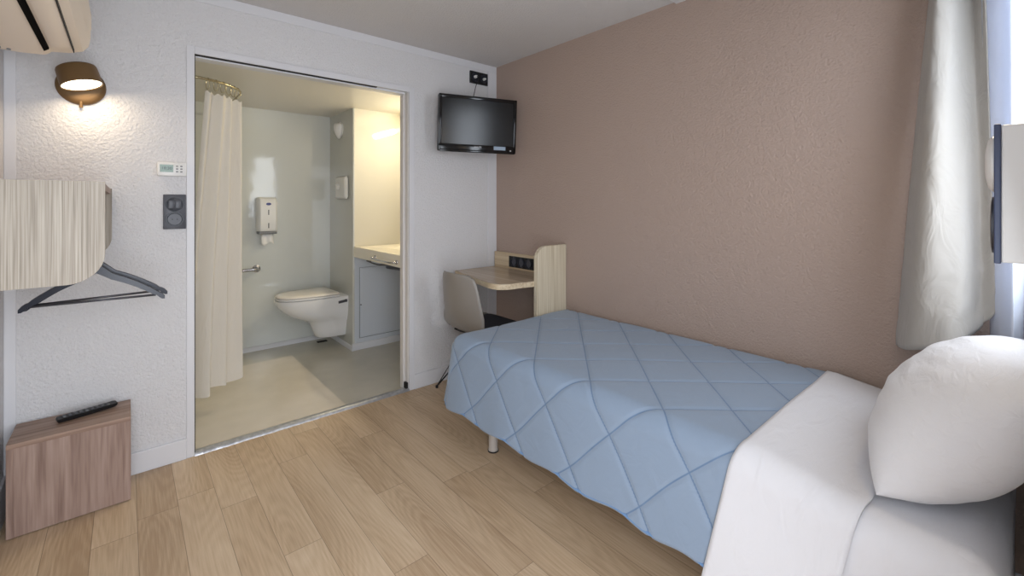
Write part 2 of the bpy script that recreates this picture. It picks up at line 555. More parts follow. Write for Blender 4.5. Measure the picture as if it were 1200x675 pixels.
# trims on the back wall
T = 0.007
def trim(i, *a):
    return struct(obj('trim_%d' % i, nb(*a, bev=0.002), M['trim']))
trim(1, XL, -0.345, YB - T, YB, 0.10, ZC)                      # strip in the left corner
trim(2, XL, XR, YB - T, YB, 2.305, ZC)                          # cornice strip
trim(3, 2.14, XR, YB - T, YB, 0.10, 2.305)                      # strip in the right corner
bm = nb(0.230, DX0, YB - T, YB + .0, 0.0, 2.073, bev=0.002)
box(bm, DX0, DX1, YB - T, YB, DZ, 2.073, 0.002)
box(bm, DX1, 1.499, YB - T, YB, 0.0, 2.073, 0.002)
dr = struct(obj('door_2', bm, M['trim']))
bm = nb(DX1 - 0.006, DX1 + .004, YB + 0.008, BY0, 0.0, DZ)
box(bm, DX1 - 0.022, DX1 - .004, YB + 0.045, BY0, 0.0, DZ, 0.003)
obj('jamb', bm, M['jamb'], dr)
bm = nb(DX0 - .002, DX0 + 0.004, YB + 0.002, YB + .018, 0.0, DZ)
box(bm, DX0, 1.235, YB + .002, YB + .022, DZ - .004, DZ + .001)
box(bm, DX1 - .022, DX1 - .005, YB + .002, YB + .035, 0.0, 0.055, 0.002)
obj('track', bm, M['dark_gap'], dr)
obj('header', nb(DX0 + .004, DX1 - .02, YB + .024, BY0, DZ - .012, DZ + .004), M['trim'], dr)
bm = bmesh.new()
P = []
ny = 60
for i in range(ny + 1):
    x = DX0 + (DX1 - DX0) * i / ny
    row = []
    for (y, z) in ((YB - .010, 0.0), (YB - .006, .010), (YB + .004, .016), (YB + .03, .016), (YB + .045, .008), (YB + .052, 0.0)):
        row.append((x, y + 0.0022 * noise.noise(Vector((x * 30, y * 50, 0))), z + 0.0015 * noise.noise(Vector((x * 45, y * 60, 3)))))
    P.append(row)
grid(bm, P)
struct(obj('trim_4', bm, M['sill'], smooth=True))
bm = nb(XL, 0.230, YB - .012, YB, 0.0, 0.102, bev=0.003)
box(bm, 1.499, XR, YB - .012, YB, 0.0, 0.102, 0.003)
struct(obj('baseboard_back', bm, M['trim']))
struct(obj('baseboard_left', nb(XL, XL + .012, YF, YB - .012, 0.0, 0.16, bev=0.003), M['trim']))
struct(obj('baseboard_right', nb(XR - .012, XR, YF, YB - .012, 0.0, 0.06, bev=0.003), M['trim']))
struct(obj('trim_5', nb(XL, XR, 1.17, 1.225, ZC - .012, ZC, bev=0.002), M['trim']))   # ceiling joint strip

# bathroom shell
BXL = -0.45
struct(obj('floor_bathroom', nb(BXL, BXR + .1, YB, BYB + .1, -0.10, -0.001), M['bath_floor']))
struct(obj('ceiling_bathroom', nb(BXL, BXR + .1, BY0, BYB + .1, BZC, BZC + .1), M['bath_ceiling']))
struct(obj('wall_bathroom_back', nb(BXL, 1.487, BYB, BYB + .1, 0, BZC), M['bath_wall']))
struct(obj('wall_bathroom_left', nb(BXL - .1, BXL, BY0, BYB, 0, BZC), M['bath_wall']))
struct(obj('wall_bathroom_right', nb(BXR, BXR + .1, BY0, 3.82, 0, BZC), M['bath_cream']))
bm = bmesh.new()
prism(bm, [(1.487, BYB + .1), (1.487, 3.835)] + [(1.487 + .015 - .015 * cos(a), 3.835 - .015 * sin(a)) for a in [pi / 2 * k / 6 for k in range(1, 6)]] + [(1.502, 3.82), (1.502, BYB + .1)], 'z', 0, BZC)
duct = struct(obj('wall_bathroom_duct', bm, M['bath_duct']))
bm = nb(1.502, BXR + .1, 3.82, BYB + .1, 0.86, BZC)
struct(obj('wall_bathroom_basin', bm, M['bath_cream']))
lw = struct(obj('wall_bathroom_lower', nb(1.502, BXR + .1, 3.82, BYB + .1, 0.0, 0.86), M['bath_lower']))
bm = bmesh.new()
tube(bm, [(1.545, 3.818, .10), (1.545, 3.818, .715), (2.06, 3.818, .715), (2.06, 3.818, .10)], 0.0025, 6, closed=True)
obj('hatch_outline', bm, M['plastic_grey'], lw)
bm = nb(1.552, 2.05, 3.813, 3.822, .107, .708, bev=0.004)
obj('hatch', bm, M['bath_lower'], lw)
bm = bmesh.new()
tube(bm, [(1.556, 3.808, .39), (1.556, 3.82, .39)], 0.006, 10)
obj('hatch_screw', bm, M['plastic_grey'], lw)
bm = bmesh.new()
prism(bm, [(BYB, .0), (BYB - .03, .0), (BYB - .025, .012), (BYB - .012, .030), (BYB, .035)], 'x', BXL, 1.487)
struct(obj('baseboard_bathroom_back', bm, M['trim']))
bm = bmesh.new()
prism(bm, [(1.487, 0), (1.475, 0), (1.478, .03), (1.487, .04)], 'y', 3.81, BYB - .03)
prism(bm, [(3.82, 0), (3.808, 0), (3.811, .055), (3.82, .06)], 'x', 1.478, BXR)
struct(obj('baseboard_bathroom_duct', bm, M['trim']))

# ------------------------------------------------------------------ bed
BX0, BX1, BYH, BYT = 1.300, 2.185, 0.035, 1.985
bed = thing('single_bed', ((BX0 + BX1) / 2, 1.0, 0), 'single bed with white base along the taupe wall, under the blue coverlet', 'bed')
obj('bed_base', nb(BX0 + .02, BX1 - .005, BYH + .01, BYT - .02, .245, .335, bev=0.02), M['sheet'], bed, 30)
bm = nb(BX0 + .005, BX1, BYH, BYT, .335, .545, bev=0.055, seg=6)
obj('mattress', bm, M['sheet'], bed, True)
# fitted sheet falling over the head end and sides
def bed_profile(d, X0, top, R, flare, zmin):
    """cross-section beyond the top edge: d = cloth length past the edge line, returns (out, z)"""
    q = R * pi / 2
    if d <= 0: return (0.0, top)
    if d < q:
        a = d / R
        return (R * sin(a), top - R * (1 - cos(a)))
    e = d - q
    return (R + flare * e, top - R - e)

for (lx, ly) in ((1.436, 1.804), (2.09, 1.804), (1.436, .22), (2.09, .22)):
    bm = bmesh.new()
    lathe(bm, [(0, 0), (.026, 0), (.026, .012), (.0235, .014), (.0235, .25), (0, .25)], (lx, ly, 0), Matrix.Identity(3), 24)
    leg = obj('leg', bm, M['steel'], bed, 40)
    bm = bmesh.new()
    lathe(bm, [(0, 0.0), (.028, 0.0), (.028, .007), (0, .007)], (lx, ly, 0), Matrix.Identity(3), 24)
    obj('leg_glide', bm, M['black_matt'], leg, 40)

def drape(a0, b0, b1, A, B, top, R, flare, D, step, puff, seedz, hemwave, head_skew=0.0, thick=0.0, bend=None):
    """cloth over the bed: a = distance from the wall edge towards the room, b = along the bed (towards the foot)
       A,B are the edge lines, D the cloth length that hangs down; returns a bmesh in room coordinates"""
    bm = bmesh.new()
    la = bm.verts.layers.float.new('cloth_a'); lb = bm.verts.layers.float.new('cloth_b')
    na = int((A + D - a0) / step) + 1
    bmax = min(b1, B + D) if b1 is None or b1 > B else b1
    nbb = int((bmax - b0) / step) + 1
    V = {}; out = {}
    for i in range(na + 1):
        a = a0 + (A + D - a0) * i / na
        for j in range(nbb + 1):
            b_ = b0 + (bmax - b0) * j / nbb
            da = max(0, a - A); db = max(0, b_ - B)
            d = hypot(da, db)
            out[i, j] = d > D * 1.002
            aa, bb = a, b_
            if d > D:
                k = D / d
                da *= k; db *= k; d = D
            ux, uy = (da / d, db / d) if d > 0 else (0, 0)
            dd = d * (1 + hemwave * 0.02 * sin(b_ * 21 + a * 9) * (d / D))
            o, z = bed_profile(dd, 0, top, R, flare, 0)
            fa = min(aa, A) + ux * o; fb = min(bb, B) + uy * o
            # outward normal (approx)
            q = R * pi / 2
            an = min(1, d / q) * pi / 2
            nrm = Vector((-ux * sin(an), uy * sin(an), cos(an)))
            x = BX1 - fa; y = fb
            if d < 1e-6 and b_ < .9 or True:
                sk = head_skew * max(0, min(1, (a - A) / D)) * (max(0, 1 - (b_ - b0) / .45) if B < 5 else 1)
                y += sk
            p = Vector((x, y, z))
            h = 0.0
            if puff > 0:
                u = (a - (A - .01)) / .335 + (b_ - 1.595) / .315
                v = (a - (A - .01)) / .335 - (b_ - 1.595) / .315
                u += .5; v += .5
                e1 = abs(u - round(u)); e2 = abs(v - round(v))
                e1 = e1 * .23; e2 = e2 * .23            # metres to the seam
                h = puff * (1 - .8 * exp(-(e1 / .006) ** 2) - .2 * exp(-e1 / .03)) * (1 - .8 * exp(-(e2 / .006) ** 2) - .2 * exp(-e2 / .03))
            h += 0.004 * noise.noise(Vector((x * 3.2, y * 3.2, z * 3.2 + seedz)))
            wv = 0.005 * hemwave * (d / D) ** 1.5 * sin(b_ * 13.0 + 1.0 + 2 * sin(b_ * 4))
            if B > 5: p.z -= .030 * max(0, min(1, (.50 - b_) / .20)) * (1 - min(1, d / .3))
            p += nrm * (h + wv)
            V[i, j] = bm.verts.new(p); V[i, j][la] = a; V[i, j][lb] = b_
    for i in range(na):
        for j in range(nbb):
            ks = ((i, j), (i + 1, j), (i + 1, j + 1), (i, j + 1))
            if sum(out[k] for k in ks) == 4: continue
            try: bm.faces.new([V[k] for k in ks])
            except ValueError: pass
    bmesh.ops.remove_doubles(bm, verts=bm.verts, dist=0.0006)
    loose = [v for v in bm.verts if not v.link_faces]
    bmesh.ops.delete(bm, geom=loose, context='VERTS')
    return bm

Aedge = BX1 - 1.370
bm = drape(0.0, 0.505, 99, Aedge, 1.955, .578, .070, .16, .388, .008, .007, 1.0, 1.0, head_skew=.07)
add_seams(M['coverlet'], (104, 128, 158), Aedge - .01, 1.595, .335, .315, .0034)
cov = obj('coverlet', bm, M['coverlet'], None, True)
root_of(cov, ((BX0 + BX1) / 2, 1.2, .24))
md = cov.modifiers.new('thickness', 'SOLIDIFY'); md.thickness = 0.010; md.offset = -1
tag(cov, 'pale blue quilted coverlet with diamond stitching spread over the single bed', 'bedspread')
# piping along the hem of the coverlet
def hem_pts(D, Bst, Ben):
    pts = []
    def q(a, b_):
        da = max(0, a - Aedge); db = max(0, b_ - 1.955); d = hypot(da, db)
        ux, uy = (da / d, db / d) if d > 0 else (0, 0)
        dd = d * (1 + .02 * sin(b_ * 21 + a * 9) * (d / .388))
        o, z = bed_profile(dd, 0, .578, .070, .16, 0)
        wv = 0.005 * (d / .388) ** 1.5 * sin(b_ * 13.0 + 1.0 + 2 * sin(b_ * 4))
        sk = .07 * max(0, min(1, (a - Aedge) / .388)) * max(0, 1 - (b_ - .505) / .45)
        return (BX1 - (min(a, Aedge) + ux * (o + wv + .002)), min(b_, 1.955) + uy * (o + wv + .002) + sk, z)
    for k in range(90): pts.append(q(Aedge + D, .51 + (1.955 - .51) * k / 89))
    for k in range(1, 12):
        t = pi / 2 * k / 12
        pts.append(q(Aedge + D * cos(t), 1.955 + D * sin(t)))
    for k in range(40): pts.append(q(Aedge * (1 - k / 39.0), 1.955 + D))
    return pts
bm = bmesh.new(); tube(bm, hem_pts(.383, 0, 0), .0048, 8)
obj('hem_piping', bm, M['piping'], cov, True)

# turned-down top sheet lying over the coverlet
bm = drape(0.005, 0.245, 0.535, Aedge + .003, 9.0, .592, .080, .16, .46, .012, 0, 5.0, .5, head_skew=.078)
sh = obj('top_sheet', bm, M['sheet'], None, True)
root_of(sh, ((BX0 + BX1) / 2, .4, .2))
md = sh.modifiers.new('thickness', 'SOLIDIFY'); md.thickness = 0.005; md.offset = -1
tag(sh, 'white top sheet turned down over the blue coverlet, before the pillow', 'sheet')

# fitted sheet on the mattress, pulled down at the head end
bm = bmesh.new()
loops = []
R = .075
def rrect(x0, x1, y0, y1, r, z, n=8):
    pts = []
    for (cx, cy, a0) in ((x1 - r, y1 - r, 0), (x0 + r, y1 - r, pi / 2), (x0 + r, y0 + r, pi), (x1 - r, y0 + r, 3 * pi / 2)):
        for k in range(n + 1):
            a = a0 + pi / 2 * k / n
            pts.append((cx + r * cos(a), cy + r * sin(a), z))
    return pts
xs0, xs1, ys0, ys1 = 1.292, 2.19, .022, .45
for z, ins in ((.12, .0), (.2, .002), (.3, .0), (.40, -.003), (.473, .0)):
    loops.append(rrect(xs0 + ins, xs1, ys0 + ins, ys1, .05, z))
for k in range(1, 8):
    a = pi / 2 * k / 7
    ins = R * (1 - cos(a))
    loops.append(rrect(xs0 + ins, xs1 - ins * .2, ys0 + ins, ys1, .05, .473 + R * sin(a)))
loft(bm, loops, cap0=False)
fs = obj('fitted_sheet', bm, M['sheet'], bed, 50)

# pillow: puffed cushion leaning on the head wall
bm = bmesh.new()
n = 64
W2, H2, TH = .31, .215, .140
for side in (1, -1):
    P = []
    for i in range(n + 1):
        u = sin(pi / 2 * (-1 + 2 * i / n))
        row = []
        for j in range(n + 1):
            v = sin(pi / 2 * (-1 + 2 * j / n))
            f = max(0, (1 - abs(u) ** 3.2)) ** .5 * max(0, (1 - abs(v) ** 2.2)) ** .62
            pin = 1 - .05 * abs(v) ** 3
            pin2 = 1 - .06 * abs(u) ** 3
            wr = .006 * noise.noise(Vector((u * 2.2, v * 5.5 + u * 2, side * 3))) * f
            row.append(Vector((u * W2 * pin, side * (TH * f + wr), v * H2 * pin2)))
        P.append(row)
    grid(bm, P)
bmesh.ops.remove_doubles(bm, verts=bm.verts, dist=0.0005)
PIL = Matrix.Translation((1.672, .118, .728)) @ Matrix.Rotation(radians(2), 4, 'Z') @ Matrix.Rotation(radians(40), 4, 'X') @ Matrix.Rotation(radians(0), 4, 'Y')
bm.transform(PIL)
pil = obj('pillow', bm, M['pillow'], None, True)
root_of(pil, (1.62, .15, .585))
tag(pil, 'plump white pillow standing at the head of the bed by the curtain', 'pillow')

# ------------------------------------------------------------------ desk
YD0, YD1 = 2.025, 2.742
dk = thing('wall_desk', (2.0, 2.40, .75), 'small pale wood wall desk in the corner with a rounded top and raised back panel', 'desk')
def desk_outline(ins):
    pts = [(2.198, YD0 + .01 + ins), (2.198, YD1 - ins), (1.825 + ins, YD1 - ins)]
    a = Vector((1.700 + ins, 2.20)); c = Vector((1.675 + ins, 2.055 + ins)); e = Vector((1.83, 2.055 + ins))
    for k in range(13):
        t = k / 12
        p = a * (1 - t) ** 2 + c * 2 * t * (1 - t) + e * t * t
        pts.append((p.x, p.y))
    pts.append((1.93, YD0 + .01 + ins))
    return pts
bm = bmesh.new(); prism(bm, desk_outline(0), 'z', .752, .784)
e = obj('desk_top', bm, M['zebra_h'], dk, 35)
bm = bmesh.new(); prism(bm, desk_outline(.002), 'z', .784, .7865)
obj('top_surface', bm, M['desk_top'], e, 35)
obj('back_panel', nb(2.195, 2.220, YD0 + .01, YD1, .752, .902, bev=.0015), M['zebra_h'], dk)
bm = bmesh.new()
pp = [(2.221, .30), (2.221, 1.005), (2.035, 1.005)]
for k in range(1, 10):
    a = pi / 2 * k / 9
    pp.append((2.035 - .085 * sin(a), 1.005 - .085 * (1 - cos(a))))
pp += [(1.95, .30)]
prism(bm, pp, 'y', YD0 - .015, YD0 + .012)
sp_ = obj('side_panel', bm, M['zebra_light'], dk, 35)
bm = bmesh.new()
prism(bm, [(2.195, .66), (2.195, .752), (2.12, .752)], 'y', 2.50, 2.52)
obj('bracket', bm, M['black_matt'], dk)
# triple socket strip set in the back panel
ss = thing('socket_strip', (2.194, 2.42, .86), 'black triple socket strip on the raised back of the desk', 'socket')
obj('plate', nb(2.188, 2.195, 2.290, 2.560, .800, .882, bev=.002), M['black_matt'], ss)
MX = Matrix.Rotation(-pi / 2, 3, 'Y')     # local z -> -x
for k in range(3):
    cy = 2.338 + .080 * k
    bm = bmesh.new()
    lathe(bm, [(0, .004), (.026, .004), (.028, .011), (.034, .011), (.036, 0.0)], (2.189, cy, .842), MX, 24)
    s_ = obj('socket', bm, M['slate_dark'], ss, 30)
    bm = bmesh.new()
    lathe(bm, [(0, .001), (.0255, .0005)], (2.185, cy, .842), MX, 24)
    obj('socket_face', bm, M['slate'], s_)
    bm = bmesh.new()
    for dy in (-.0095, .0095):
        tube(bm, [(2.186, cy + dy, .842), (2.1835, cy + dy, .842)], .003, 8)
    tube(bm, [(2.186, cy, .856), (2.176, cy, .856)], .0024, 8)
    obj('pins', bm, M['hanger_bar'], s_)

# ------------------------------------------------------------------ chair
CX, CY = 1.815, 2.385
ch = thing('shell_chair', (CX, CY, 0), 'taupe plastic shell chair with dark seat pad tucked between bed and desk', 'chair')
prof = [(.215, .425), (.20, .445), (.15, .450), (.05, .438), (-.05, .432), (-.12, .438), (-.17, .462), (-.205, .51), (-.225, .58), (-.238, .66), (-.250, .74), (-.262, .80), (-.272, .842)]
# resample the profile smoothly
def catmull(ps, m):
    o = []
    for i in range(len(ps) - 1):
        p0 = ps[max(0, i - 1)]; p1 = ps[i]; p2 = ps[i + 1]; p3 = ps[min(len(ps) - 1, i + 2)]
        for k in range(m):
            t = k / m
            o.append(tuple(.5 * ((2 * p1[q]) + (-p0[q] + p2[q]) * t + (2 * p0[q] - 5 * p1[q] + 4 * p2[q] - p3[q]) * t * t + (-p0[q] + 3 * p1[q] - 3 * p2[q] + p3[q]) * t ** 3) for q in range(len(p1))))
    o.append(ps[-1]); return o
pr = catmull(prof, 4)
np_ = len(pr)
P = []
for i, (px, pz) in enumerate(pr):
    t = i / (np_ - 1)
    # half width along the profile
    if t < .12: hw = .20 + .03 * sin(t / .12 * pi / 2)
    elif t < .5: hw = .23
    else: hw = .23 - .062 * ((t - .5) / .5) ** 1.6
    if t > .84: hw *= sqrt(max(0.0, 1 - ((t - .84) / .16) ** 2.5 * .30))
    back = max(0, (t - .45) / .2); back = min(1, back)
    row = []
    for j in range(21):
        s = -1 + 2 * j / 20
        cup = s * s
        x = px + back * .060 * cup
        z = pz + (1 - back) * .022 * cup ** 2 - (0.012 * cup if t > .95 else 0)
        row.append((CX + x, CY + s * hw, z))
    P.append(row)
bm = bmesh.new(); grid(bm, P)
shl = obj('shell', bm, M['shell'], ch, True)
md = shl.modifiers.new('thickness', 'SOLIDIFY'); md.thickness = .007; md.offset = 0
# seat pad
P = []
k0, k1 = 2, 26
for i in range(k0, k1):
    px, pz = pr[i]
    t = (i - k0) / (k1 - 1 - k0)
    hw = .205 * (1 - .5 * abs(2 * t - 1) ** 8)
    P.append([(CX + px, CY + (-1 + 2 * j / 16) * hw, pz + .008 + .026 * ((1 - abs(2 * t - 1) ** 6) * (1 - abs(-1 + 2 * j / 16) ** 6)) ** .5) for j in range(17)])
bm = bmesh.new(); grid(bm, P)
sp_ = obj('seat_pad', bm, M['cushion'], ch, True)
md = sp_.modifiers.new('thickness', 'SOLIDIFY'); md.thickness = .006; md.offset = -1
for (sx, sy) in ((1, 1), (1, -1), (-1, 1), (-1, -1)):
    foot = Vector((CX + sx * .185, CY + sy * .29, .005))
    bm = bmesh.new()
    f2 = foot + Vector((0, 0, .0))
    tube(bm, [(CX + sx * .06, CY + sy * .06, .43), tuple(foot + Vector((0, 0, .006))), (CX - sx * .10, CY + sy * .08, .415)], .0055, 8)
    lg = obj('leg', bm, M['black_matt'], ch, True)
    bm = bmesh.new()
    lathe(bm, [(0, -.005), (.009, -.005), (.009, .012), (0, .014)], tuple(foot), Matrix.Identity(3), 12)
    obj('foot_cap', bm, M['black_matt'], lg, 40)
bm = bmesh.new()
for sy in (-1, 1):
    tube(bm, [(CX - .13, CY + sy * .15, .428), (CX + .13, CY + sy * .15, .428)], .0055, 8)
    tube(bm, [(CX + sy * .13, CY - .15, .428), (CX + sy * .13, CY + .15, .428)], .0055, 8)
obj('seat_frame', bm, M['black_matt'], ch, True)

# ------------------------------------------------------------------ television
u = Vector((cos(radians(17.3)), -sin(radians(17.3)), 0))
P0 = Vector((0.6146 * 2.60, 2.60, 0)); wid = .575
cen = P0 + u * (wid / 2) + Vector((0, 0, 1.830))
n0 = Vector((u.y, -u.x, 0))                 # faces the room
tilt = radians(4.5)
nT = (n0 * cos(tilt) + Vector((0, 0, -1)) * sin(tilt)).normalized()
FT = frame_matrix(cen, u, nT)               # local x right, y up, z out to the viewer
tv = thing('television', (cen.x, cen.y, 1.63), 'black flat television on an arm high in the corner', 'television')
HH = .193
def tbox(x0, x1, y0, y1, z0, z1, bev=0.0, seg=2):
    bm = nb(x0, x1, y0, y1, z0, z1, bev=bev, seg=seg)
    bm.transform(FT); return bm
obj('casing', tbox(-wid / 2, wid / 2, -HH, HH, -.045, -.006, .010, 3), M['black'], tv, 35)
bm = bmesh.new()
h2, w2 = HH, wid / 2
box(bm, -w2, -w2 + .022, -h2, h2, -.012, .004, .004); box(bm, w2 - .022, w2, -h2, h2, -.012, .004, .004)
box(bm, -w2 + .0, w2 - .0, h2 - .024, h2, -.012, .004, .004); box(bm, -w2, w2, -h2, -h2 + .052, -.012, .004, .004)
box(bm, -w2 + .01, w2 - .01, -h2 - .004, -h2 + .014, -.014, .009, .004)
bm.transform(FT)
obj('bezel', bm, M['black'], tv, 35)
obj('screen', tbox(-w2 + .02, w2 - .02, -h2 + .05, h2 - .022, -.010, -.003), M['screen'], tv)
text_mesh('logo', 'PHILIPS', .017, M['logo'], tv, FT @ Matrix.Translation((-.005, -h2 + .036, .0045)))
bm = tbox(.115, .205, -h2 + .022, -h2 + .048, .0035, .0048, .0)
obj('sticker', bm, M['sticker'], tv)
bm = bmesh.new(); lathe(bm, [(0, .0), (.005, .0), (.005, .006), (0, .007)], (w2 - .045, -h2 + .02, .006), Matrix.Identity(3), 16); bm.transform(FT)
obj('power_button', bm, M['logo'], tv, 40)
bm = bmesh.new()
pc = cen - n0 * .045
box(bm, pc.x - .03, pc.x + .03, YB - .014, YB - .001, cen.z - .08, cen.z + .08, .003)
tube(bm, [(pc.x, pc.y, cen.z), (pc.x, YB - .012, cen.z)], .018, 14)
obj('wall_arm', bm, M['black_matt'], tv, 40)

# sockets above the television
up = thing('aerial_socket', (2.05, YB - .001, 2.19), 'black double aerial and power plate above the television', 'socket')
obj('plate', nb(1.966, 2.133, YB - .013, YB - .0005, 2.192, 2.284, bev=.002), M['black_matt'], up)
MYn = Matrix.Rotation(pi / 2, 3, 'X')      # local z -> -y
for cx in (2.008, 2.092):
    bm = bmesh.new()
    lathe(bm, [(0, .002), (.024, .002), (.027, .007), (.033, .007), (.034, 0)], (cx, YB - .012, 2.238), MYn, 24)
    obj('socket', bm, M['slate_dark'], up, 30)
pl = thing('television_plug', (2.01, YB - .014, 2.225), 'white plug with a thin cable running down to the television', 'plug')
bm = bmesh.new()
tube(bm, [(2.008, YB - .012, 2.24), (2.008, YB - .03, 2.24), (2.004, YB - .045, 2.238)], [.012, .012, .007], 12)
obj('plug_body', bm, M['plastic_white'], pl, 40)
bm = bmesh.new()
tube(bm, catmull([(2.004, YB - .045, 2.238), (2.010, YB - .058, 2.215), (1.99, YB - .05, 2.16), (1.965, YB - .06, 2.09), (1.93, YB - .07, 2.00), (1.90, YB - .09, 1.93)], 6), .0028, 8)
obj('cable', bm, M['black_matt'], pl, True)
bm = bmesh.new()
tube(bm, [(2.092, YB - .012, 2.236), (2.092, YB - .035, 2.236)], [.011, .008], 12)
ap = root_of(obj('aerial_plug', bm, M['plastic_white'], None, 40), (2.092, YB - .012, 2.236))
tag(ap, 'small white aerial plug in the right half of the plate above the television', 'plug')

# ------------------------------------------------------------------ thermostat and switch plate
th_ = thing('thermostat', (.17, YB, 1.41), 'white digital thermostat with green display above the grey switch plate', 'thermostat')
obj('housing', nb(.114, .229, YB - .028, YB, 1.413, 1.479, bev=.004), M['plastic_white'], th_, 35)
obj('display', nb(.124, .176, YB - .0295, YB - .027, 1.431, 1.467), M['lcd'], th_)
text_mesh('display_digits', '18:30', .019, M['lcd_dark'], th_, frame_matrix((.150, YB - .0298, 1.449), (1, 0, 0), (0, -1, 0)), .0002)
for r in range(3):
    for c in range(2):
        obj('button', nb(.186 + .017 * c, .195 + .017 * c, YB - .030, YB - .027, 1.431 + .0135 * r, 1.437 + .0135 * r, bev=.001), M['plastic_grey'], th_)

def two_gang(cx, zc, y, name, label, cat):
    t = thing(name, (cx, y, zc - .085), label, cat)
    obj('plate', nb(cx - .045, cx + .045, y - .011, y, zc - .085, zc + .085, bev=.002), M['slate'], t, 35)
    bm = bmesh.new()
    lathe(bm, [(0, .002), (.030, .002), (.033, .0035), (.036, .0035), (.037, 0)], (cx, y - .011, zc + .037), MYn, 32)
    obj('socket_ring', bm, M['slate_dark'], t, 30)
    bm = bmesh.new()
    box(bm, cx - .026, cx - .001, y - .0165, y - .012, zc + .016, zc + .058, .002)
    box(bm, cx + .001, cx + .026, y - .0165, y - .012, zc + .016, zc + .058, .002)
    obj('rocker', bm, M['slate'], t, 35)
    bm = bmesh.new()
    lathe(bm, [(0, .001), (.029, .001), (.031, .0035), (.036, .0035), (.037, 0)], (cx, y - .011, zc - .037), MYn, 32)
    s = obj('socket', bm, M['slate_dark'], t, 30)
    bm = bmesh.new()
    lathe(bm, [(0, .0015), (.027, .0015), (.0275, .001)], (cx, y - .0115, zc - .037), MYn, 32)
    obj('socket_face', bm, M['slate'], s, 30)
    bm = bmesh.new()
    for dx in (-.0095, .0095):
        tube(bm, [(cx + dx, y - .0128, zc - .037), (cx + dx, y - .0140, zc - .037)], .003, 10)
    obj('pin_holes', bm, M['black_matt'], s)
    return t
two_gang(.1825, 1.237, YB, 'switch_plate', 'slate grey plate with switch and socket left of the bathroom opening', 'switch')

# ------------------------------------------------------------------ wall lamps
def wall_lamp(origin, facing, label, power):
    """origin on the wall; facing = rotation about z (0 = wall faces -y)"""
    t = thing('wall_lamp', origin, label, 'lamp', None, facing)
    Rz = Matrix.Translation(origin) @ Matrix.Rotation(facing, 4, 'Z')
    bm = bmesh.new()
    lathe(bm, [(0, .0), (.083, .0), (.083, .006), (.078, .014), (.060, .022), (0, .024)], (0, 0, 0), MYn, 40)
    bm.transform(Rz)
    obj('wall_rose', bm, M['brass'], t, 35)
    ax = Matrix.Rotation(pi - radians(9), 3, 'X')
    dc = Vector((-.012, -.100, .062))
    axis = ax @ Vector((0, 0, 1))
    if axis.y > 0: ax = Matrix.Rotation(pi + radians(9), 3, 'X')
    ax = Matrix.Rotation(radians(-15), 3, 'Y') @ ax
    bm = bmesh.new()
    lathe(bm, [(0, 0), (.058, 0), (.064, .004), (.067, .012), (.070, .082), (.066, .082), (.064, .074)], dc, ax, 40)
    bm.transform(Rz)
    sh_ = obj('lamp_shade', bm, M['brass'], t, 40)
    bm = bmesh.new()
    lathe(bm, [(0, .078), (.0655, .078), (.0655, .074)], dc, ax, 40)
    bm.transform(Rz)
    obj('diffuser', bm, M['lamp_glow'], sh_, 40)
    bm = bmesh.new()
    tube(bm, [(0, -.012, .03), (0, -.04, .03)], .012, 12)
    bm.transform(Rz)
    obj('lamp_joint', bm, M['brass'], t, 40)
    bm = bmesh.new()
    tube(bm, [(0, -.012, -.067), (0, -.012, -.096)], .0065, 12)
    bm.transform(Rz)
    obj('switch_knob', bm, M['brass'], t, 40)
    d = bpy.data.lights.new('lamp_light', 'AREA'); d.shape = 'DISK'; d.size = .12
    d.energy = power; d.color = (1.0, .80, .56)
    lo = bpy.data.objects.new('lamp_light', d); COL.objects.link(lo)
    lp = dc + ax @ Vector((0, 0, .086))
    lo.matrix_world = Matrix.LocRotScale(lp, (ax @ Matrix.Rotation(pi, 3, 'X')).to_quaternion(), None)
    mloc = lo.matrix_world.copy()
    lo.parent = t
    lo.matrix_basis = mloc
    return t
wall_lamp((-.150, YB, 1.800), 0, 'lit brass wall spotlight on the white wall below the air conditioner', 0.8)
wall_lamp((1.44, YF, 1.82), pi, 'lit brass wall spotlight on the front wall beside the window', 1.3)

# ------------------------------------------------------------------ air conditioner
ac = thing('air_conditioner', (XL, 2.05, 1.84), 'cream wall air conditioner with open louvre at the top left of the room', 'air conditioner')
YA0, YA1 = 1.60, 2.46
body = [(XL, 1.845), (-.30, 1.842), (-.238, 1.846), (-.225, 1.852), (-.215, 1.862), (-.165, 1.868), (-.128, 1.882), (-.112, 1.905), (-.106, 1.94), (-.106, 2.00), (-.118, 2.06), (-.145, 2.105), (-.19, 2.13), (XL, 2.135)]
bm = bmesh.new(); prism(bm, body, 'y', YA0, YA1)
bd = obj('body', bm, M['ac'], ac, 28)
md = bd.modifiers.new('soft_edges', 'BEVEL'); md.width = .006; md.segments = 3; md.limit_method = 'ANGLE'; md.angle_limit = radians(50)
# outlet slot
bm = bmesh.new(); prism(bm, [(-.2290, 1.8435), (-.2290, 1.850), (-.2160, 1.860), (-.2160, 1.8535)], 'y', YA0 + .05, YA1 - .075)
obj('outlet', bm, M['ac_dark'], ac)
bm = bmesh.new(); prism(bm, [(-.207, 1.8555), (-.19, 1.852), (-.165, 1.858), (-.154, 1.8635), (-.155, 1.871), (-.205, 1.864)], 'y', YA0 + .05, YA1 - .12)
obj('flap', bm, M['ac'], ac, 35)
bm = nb(-.1525, -.1500, YA0 + .03, YA1 - .05, 1.860, 1.876)
obj('seam', bm, M['dark_gap'], ac)
bm = nb(-.3415, -.340, YA0 + .02, YA1 - .04, 1.838, 1.846)
bx = obj('rear_seam', bm, M['plastic_grey'], ac)
bm = bmesh.new(); lathe(bm, [(0, 0), (.006, 0), (.005, .006), (0, .006)], (-.322, YA1 - .035, 1.838), Matrix.Identity(3), 12)
